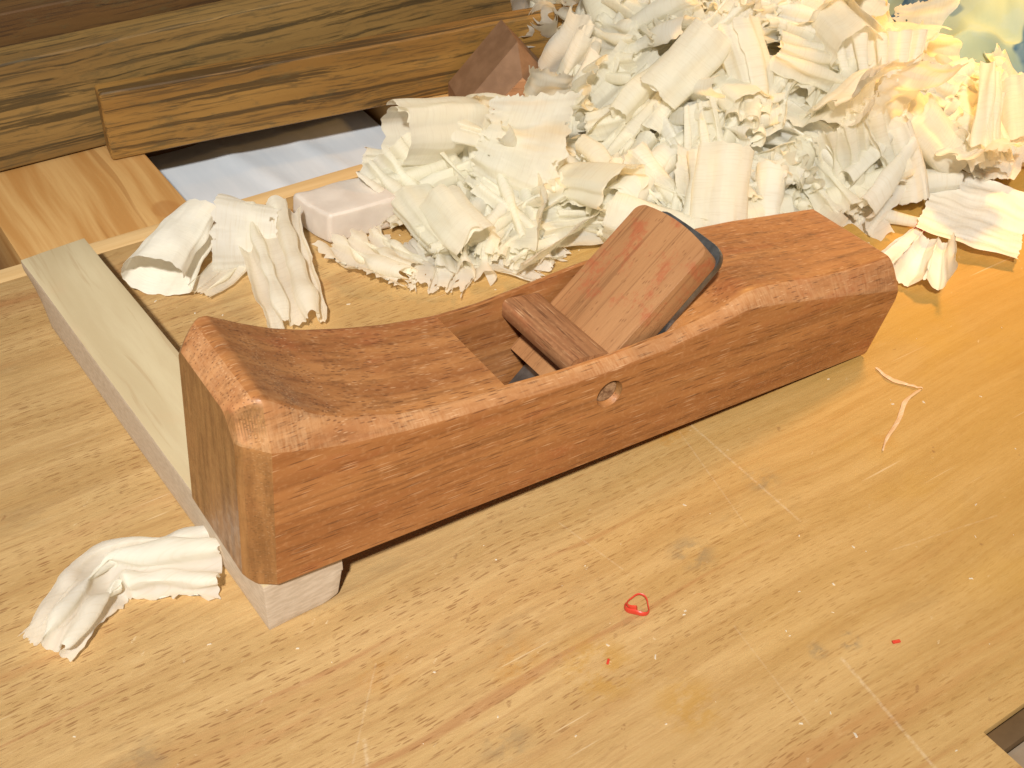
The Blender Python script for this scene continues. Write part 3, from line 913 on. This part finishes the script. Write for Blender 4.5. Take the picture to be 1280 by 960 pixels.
for k in range(4):      # broad, softly waved sheets
    variant(curve_pleat(rng, rng.uniform(0.040, 0.055), rng.uniform(1.8, 3.2), rng.uniform(0.0014, 0.0026), rng.uniform(0.8, 2.0), 120), rng.uniform(0.040, 0.048), taper=rng.uniform(-0.2, 0.2), skew=rng.uniform(-0.01, 0.01), crumple=0.0030, bend=rb(), ripple=0.0006, lace=0.1 if k == 1 else 0)
for k in range(1):      # open flakes with torn edges
    variant(curve_walk(rng, rng.uniform(0.045, 0.06), rng.uniform(-40, 40), rng.uniform(110, 170)), rng.uniform(0.034, 0.040), taper=rng.uniform(-0.2, 0.3), crumple=0.005, ragged=0.003, lace=0.15, bend=rb())

def heap_h(x, y):
    h = 0.0
    for (cx, cy, rx, ry, hh, p) in ((0.392, 0.218, 0.102, 0.125, 0.096, 0.55), (0.215, 0.196, 0.050, 0.055, 0.026, 0.6),
                                    (0.405, 0.130, 0.080, 0.052, 0.048, 0.6), (0.455, 0.132, 0.080, 0.058, 0.050, 0.6), (0.325, 0.145, 0.09, 0.048, 0.044, 0.6)):
        r = ((x - cx) / rx) ** 2 + ((y - cy) / ry) ** 2
        if r < 1: h = max(h, hh * (1 - r) ** p)
    return h
KINDS = ("rolled corrugated", "pleated accordion-like", "loosely folded", "tightly curled", "torn open", "broad gently waved")
def in_gable(x, y, z):
    return abs(x - 0.283) < 0.055 and y > 0.240 and z < 0.075
def heap():
    rng = random.Random(5)
    made = 0
    core = []
    tries = 0
    while made < 255 and tries < 20000:
        tries += 1
        x = rng.uniform(0.14, 0.60); y = rng.uniform(0.07, 0.36)
        h = heap_h(x, y)
        if h < 0.008: continue
        e = 0.01
        gx = (heap_h(x + e, y) - heap_h(x - e, y)) / (2 * e); gy = (heap_h(x, y + e) - heap_h(x, y - e)) / (2 * e)
        inner = rng.random() < 0.25
        z = h * (rng.uniform(0.15, 0.7) if inner else 1.0) - 0.016
        if in_gable(x, y, z): continue
        if y < 0.095 and x < 0.34: continue
        z = max(0.0003, z)
        vi = rng.randrange(len(variants))
        o = bpy.data.objects.new("wood_shaving", variants[vi])
        COL.objects.link(o)
        n = Vector((-gx, -gy, 1.4)).normalized()
        q = n.to_track_quat('Z', 'Y').to_matrix().to_4x4() if h > 0.02 else Matrix.Identity(4)
        lim = 0.6 if h > 0.02 else 0.1
        e_ = Euler((rng.gauss(0, lim * 0.55), rng.gauss(0, lim * 0.55), rng.uniform(0, 6.28))).to_matrix().to_4x4()
        s = rng.uniform(0.92, 1.30)
        o.matrix_world = Matrix.Translation((x, y, z)) @ q @ e_ @ Matrix.Diagonal((s, s * rng.choice((1, -1)) if False else s, s, 1))
        # keep it above the bench
        mw = o.matrix_world
        lo = min((mw @ Vector(c)).z for c in bbox(o.data))
        if lo < 0.0002:
            o.matrix_world = Matrix.Translation((0, 0, 0.0004 - lo)) @ mw
        kind = KINDS[1 if vi < 12 else 0 if vi < 17 else 2 if vi < 20 else 3 if vi < 23 else 5 if vi < 27 else 4]
        where = "at the left end of the big heap" if x < 0.265 else "at the lamp-lit right end of the big heap" if x > 0.47 else \
                "along the foot of the big heap behind the plane" if h < 0.040 else "high on the big heap" if h > 0.072 else "on the slope of the big heap"
        tag(o, kind + " cream shaving " + where, "wood shaving", "shavings in the big heap")
        made += 1
_bb = {}
def bbox(me):
    if me.name not in _bb:
        c = [v.co for v in me.vertices]
        lo = [min(p[i] for p in c) for i in range(3)]; hi = [max(p[i] for p in c) for i in range(3)]
        _bb[me.name] = [(x, y, z) for x in (lo[0], hi[0]) for y in (lo[1], hi[1]) for z in (lo[2], hi[2])]
    return _bb[me.name]
heap()

def heap_core():
    """the crushed inside of the heap"""
    rng = random.Random(9)
    V, F = [], []
    small = [ribbon("core_piece", curve_meander(rng, 3.2, 0.0085, 0.0042, 1.2, 0.08, 48), 0.036, 50 + k, m=5, crumple=0.0015, ripple=0.0002) for k in range(4)]
    data = [([v.co.copy() for v in me.vertices], [tuple(p.vertices) for p in me.polygons]) for me in small]
    for me in small: bpy.data.meshes.remove(me)
    cnt = 0
    while cnt < 380:
        x = rng.uniform(0.2, 0.56); y = rng.uniform(0.1, 0.33)
        h = heap_h(x, y)
        if h < 0.02: continue
        z = rng.uniform(0.0, max(0.001, h - 0.042))
        if in_gable(x, y, z): continue
        m = Matrix.Translation((x, y, z)) @ Euler((rng.gauss(0, .7), rng.gauss(0, .7), rng.uniform(0, 6.3))).to_matrix().to_4x4()
        vs, fs = rng.choice(data)
        w = [m @ p for p in vs]
        lo = min(p.z for p in w)
        dz = 0.0003 - lo if lo < 0.0003 else 0
        b = len(V)
        V += [(p.x, p.y, p.z + dz) for p in w]
        F += [tuple(i + b for i in q) for q in fs]
        cnt += 1
    o = from_py("shavings_inside_heap", V, F, M['shave'], angle=180)
    tag(o, "crushed cream shavings filling the inside of the big heap", "wood shavings", kind="stuff")
heap_core()

# shavings that can be told apart
def single(label, curve, w, loc, rz, rx=0.0, ry=0.0, mat='shave', group=None, **kw):
    kw.setdefault('ripple', 0.0005)
    me = ribbon("wood_shaving", curve, w, rng.randint(100, 999), **kw)
    o = link_mesh("wood_shaving", me, M[mat], loc=loc, rot=(rx, ry, rz))
    return tag(o, label, "wood shaving", group)
G = "single shavings lying on the bench"
def flat(rng, length, folds, rise, n=90):
    """a flattened folded ribbon: long runs with tight turns"""
    pts = []
    ph = rng.uniform(0, 50)
    for i in range(n):
        t = i / (n - 1)
        tri = abs(((t * folds) % 2) - 1)
        u = 0.5 - 0.5 * math.cos(math.pi * tri)
        pts.append(((u - 0.5) * length * (1 - 0.15 * t), rise * t + 0.004 * noise.noise(Vector((t * 8, ph, 0)))))
    return pts
rs = random.Random(21)
single("long crumpled shaving alone at the bench's lower left, in front of the batten", curve_meander(rs, 2.6, 0.0098, 0.0036, 1.1, 0.08), 0.082, (0, 0, 0.0004), 0, mat='shave2', group=G, m=40,
       taper=-0.22, crumple=0.0045, ragged=0.003, spine=[(-0.007, 0.036), (-0.024, 0.045), (-0.041, 0.053), (-0.055, 0.045), (-0.072, 0.031)])
single("cone shaped rolled shaving by the batten, open towards the lower left", curve_roll(rs, 0.0125, 0.95, 5, 0.0007, 0.25, 90), 0.058, (0.058, 0.236, 0.0004), R(-44), mat='sheet', group=G, taper=-0.22, crumple=0.0022, ragged=0.0015, squash=0.66)
single("arched strip of shaving next to the rolled cone", curve_roll(rs, 0.018, 0.55, 3, 0.0012, 0.1), 0.030, (0.092, 0.226, 0.0004), R(55), mat='shave2', group=G, taper=0.15, crumple=0.0018, lace=0.05)
single("flat arm of shaving reaching from the cone towards the plane", curve_pleat(rs, 0.018, 1.5, 0.0015, 0.5), 0.046, (0.074, 0.214, 0.0006), R(-62), mat='shave', group=G, taper=0.2, crumple=0.002)
single("big folded shaving leaning between wax block and toe of the plane", curve_meander(rs, 2.6, 0.0135, 0.0052, 1.2, 0.08), 0.080, (0.092, 0.192, 0.0075), R(-14), rx=R(11), mat='shave', group=G, taper=0.12, crumple=0.0028, m=24)
single("ragged torn shaving in front of the wax block", curve_meander(rs, 3.6, 0.0095, 0.0040, 0.8), 0.044, (0.139, 0.181, 0.0004), R(15), mat='shave', group=G, crumple=0.005, ragged=0.006, lace=0.14, bend=0.5, squash=0.8)
single("lacy torn shaving right of the ragged one, close to the plane", curve_meander(rs, 3.2, 0.0105, 0.0030, 0.5), 0.046, (0.163, 0.163, 0.0004), R(-30), mat='shave2', group=G, crumple=0.005, ragged=0.006, lace=0.20, bend=-0.4, squash=0.6)
single("thin torn flake lying flat behind the plane's throat", curve_pleat(rs, 0.045, 1.5, 0.0025, 0.3), 0.036, (0.203, 0.149, 0.0004), R(24), mat='shave2', group=G, crumple=0.003, ragged=0.006, lace=0.24)
single("small curled flake behind the throat of the plane", curve_roll(rs, 0.008, 0.6, 3, 0.0007), 0.030, (0.212, 0.176, 0.0004), R(70), mat='shave', group=G, crumple=0.0015, ragged=0.004)
single("wide pleated shaving at the heap's left end, above the wax block", curve_meander(rs, 5.5, 0.0095, 0.0050, 0.9), 0.050, (0.186, 0.226, 0.006), R(25), rx=R(38), mat='shave', taper=0.1, crumple=0.003, m=20)
single("upright pleated roll in front of the gable shaped offcut", curve_meander(rs, 4.2, 0.0098, 0.0050, 1.3), 0.050, (0.266, 0.222, 0.012), R(-10), rx=R(52), mat='shave', taper=0.05, crumple=0.0015, ragged=0.001)
single("large pale folded sheet of shaving lying right of the plane's heel", curve_pleat(rs, 0.074, 1.0, 0.0014, 0.35, 100), 0.052, (0.427, 0.050, 0.0030), R(31), rx=R(5), mat='sheet', group=G, taper=0.08, crumple=0.0022, ragged=0.0012, ripple=0.0002, m=20)
single("fan shaped shaving touching the plane's heel on its right", curve_pleat(rs, 0.036, 2.6, 0.0035, 1.2, 100), 0.046, (0.369, 0.036, 0.0006), R(-62), mat='sheet', group=G, taper=-0.35, crumple=0.0022, ragged=0.0015)
single("thin bluish white sheet of shaving behind the plane's heel", curve_pleat(rs, 0.060, 2.0, 0.0030, 0.6, 100), 0.050, (0.358, 0.092, 0.001), R(-8), rx=R(14), mat='shave2', group=G, taper=0.1, crumple=0.002)
single("tall spread fan of shaving on the heap, right of its middle", curve_meander(rs, 5, 0.0085, 0.0034, 1.0), 0.056, (0.415, 0.122, 0.052), R(-25), rx=R(62), mat='shave2', taper=0.45, crumple=0.0012, ragged=0.001)
single("broad smooth fan of shaving on the heap above the plane's wedge", curve_meander(rs, 4.5, 0.0105, 0.0040, 1.0), 0.058, (0.318, 0.138, 0.030), R(-5), rx=R(55), mat='shave', taper=-0.3, crumple=0.0015, ragged=0.001)
single("thin cream curl beside the red bead at the heap's right foot", curve_roll(rs, 0.0032, 1.2, 3, 0.0003, 0.1), 0.020, (0.390, 0.070, 0.0004), R(35), mat='shave3', group=G, crumple=0.0005, ragged=0.0006)

# ------------------------------------------------------------------ red bits and slivers
def tube(name, pts, rad, mat, flatten=1.0, seg=8, label=None, cat=None, group=None):
    v, f = [], []
    P = [Vector(p) for p in pts]
    n = len(P)
    for i, p in enumerate(P):
        t = (P[min(n - 1, i + 1)] - P[max(0, i - 1)]).normalized()
        u = t.cross(Vector((0, 0, 1))).normalized(); w = u.cross(t).normalized()
        r = rad[i] if isinstance(rad, (list, tuple)) else rad
        for j in range(seg):
            a = j / seg * 2 * math.pi
            v.append(p + u * math.cos(a) * r * flatten + w * math.sin(a) * r)
    for i in range(n - 1):
        for j in range(seg):
            f.append((i * seg + j, i * seg + (j + 1) % seg, (i + 1) * seg + (j + 1) % seg, (i + 1) * seg + j))
    f.append(tuple(reversed(range(seg)))); f.append(tuple((n - 1) * seg + j for j in range(seg)))
    o = from_py(name, v, f, mat)
    return tag(o, label, cat, group)
def red_curl(x, y, r, label, rad):
    pts = []
    for i in range(40):
        t = i / 39
        a = 2.2 + t * 2 * math.pi * 1.25
        rr = r * (1 + 0.12 * math.sin(3 * a)) * (1 - 0.15 * t)
        pts.append((x + rr * math.cos(a), y + rr * math.sin(a) * 1.05, 0.0013 + 0.0022 * t + 0.0006 * math.sin(2 * a)))
    rads = [rad * (0.7 + 0.9 * max(0, math.sin(i / 39 * 7 + 0.4))) for i in range(40)]
    return tube("red_curl", pts, rads, M['red'], 0.45, 8, label, "curl", "red plastic scraps")
red_curl(0.1110, -0.0600, 0.0042, "curled red plastic ring on the open bench in front of the plane", 0.0008)
red_curl(0.3966, 0.0600, 0.0026, "tiny red curl among the shavings at the heap's right foot", 0.0013)
def red_chip(x, y, l, rz, label):
    o = from_bm("red_chip", box_bm(-l / 2, l / 2, -l / 5, l / 5, 0, 0.0007, 0.0002), M['red'], loc=(x, y, 0.0001), rot=(0, 0, rz))
    tag(o, label, "chip", "red plastic scraps")
red_chip(0.1784, -0.1216, 0.0030, R(-20), "tiny red chip near the bench's right front")
red_chip(0.0874, -0.0730, 0.0022, R(40), "tiny red chip left below the red ring")
red_chip(0.2010, 0.0180, 0.0030, R(10), "tiny red chip against the foot of the plane's side")
def sliver(pts, wid, label):
    v, f = [], []
    n = 40
    P = [Vector((*p, 0)) for p in pts]
    def at(t):
        u = t * (len(P) - 1); k = min(int(u), len(P) - 2); return P[k].lerp(P[k + 1], u - k)
    for i in range(n):
        t = i / (n - 1)
        c = (at(max(0, t - 0.06)) + at(t) + at(min(1, t + 0.06))) / 3
        d = (at(min(1, t + 0.05)) - at(max(0, t - 0.05))).normalized()
        w = wid * (0.35 + 0.65 * math.sin(math.pi * min(1, t * 1.1 + 0.03))) * (0.8 + 0.3 * noise.noise(Vector((t * 9, wid * 900, 0))))
        lift = 0.0006 + 0.0012 * abs(noise.noise(Vector((t * 5, 3, 0))))
        s = Vector((-d.y, d.x, 0))
        for q, dz in ((-1, 0.0), (0, 0.0003), (1, 0.0)):
            p = c + s * w * q
            v.append((p.x, p.y, lift + dz))
    for i in range(n - 1):
        for j in range(2):
            a = i * 3 + j
            f.append((a, a + 1, a + 4, a + 3))
    o = from_py("wood_sliver", v, f, M['sliver'])
    tag(o, label, "sliver", "thin slivers on the bench")
sliver([(0.2895, -0.0085), (0.288, -0.018), (0.2935, -0.0275), (0.296, -0.031)], 0.0016, "short pinkish sliver on the bench below the plane's heel")
sliver([(0.2955, -0.0305), (0.283, -0.032), (0.270, -0.040), (0.256, -0.0455), (0.249, -0.050)], 0.0012, "long thin curved sliver on the bench right of the plane")

# ------------------------------------------------------------------ sawdust crumbs scattered on the bench
def crumbs():
    rc = random.Random(3)
    V, F = [], []
    for i in range(140):
        if rc.random() < 0.55:
            x = rc.uniform(-0.13, 0.42); y = rc.uniform(-0.17, 0.02)
        else:
            x = rc.uniform(-0.03, 0.45); y = rc.uniform(0.065, 0.25)
        if -0.02 < x < 0.032 and y > -0.002: continue
        if -0.02 < x < 0.31 and -0.002 < y < 0.062: continue
        if x > 0.17 and y < -0.158: continue
        l = rc.uniform(0.0002, 0.0009) * (1.6 if rc.random() < 0.08 else 1); w = l * rc.uniform(0.25, 0.7); h = rc.uniform(0.0001, 0.0004)
        a = rc.uniform(0, 6.28); c, sn = math.cos(a), math.sin(a)
        b = len(V)
        for (p, q, z) in ((-l, -w, 0), (l, -w * 0.5, 0), (l * 0.8, w, 0), (-l * 0.7, w * 0.8, 0), (-l * 0.6, -w * 0.5, h), (l * 0.7, -w * 0.2, h * 0.8), (l * 0.4, w * 0.6, h), (-l * 0.5, w * 0.4, h * 0.7)):
            V.append((x + p * c - q * sn, y + p * sn + q * c, 0.0001 + z))
        F += [tuple(b + i for i in q) for q in ((4, 5, 6, 7), (0, 1, 5, 4), (1, 2, 6, 5), (2, 3, 7, 6), (3, 0, 4, 7))]
    o = from_py("sawdust_crumbs", V, F, M['shave3'], smooth=False)
    tag(o, "tiny pale sawdust crumbs scattered over the bench", "sawdust", kind="stuff")
crumbs()
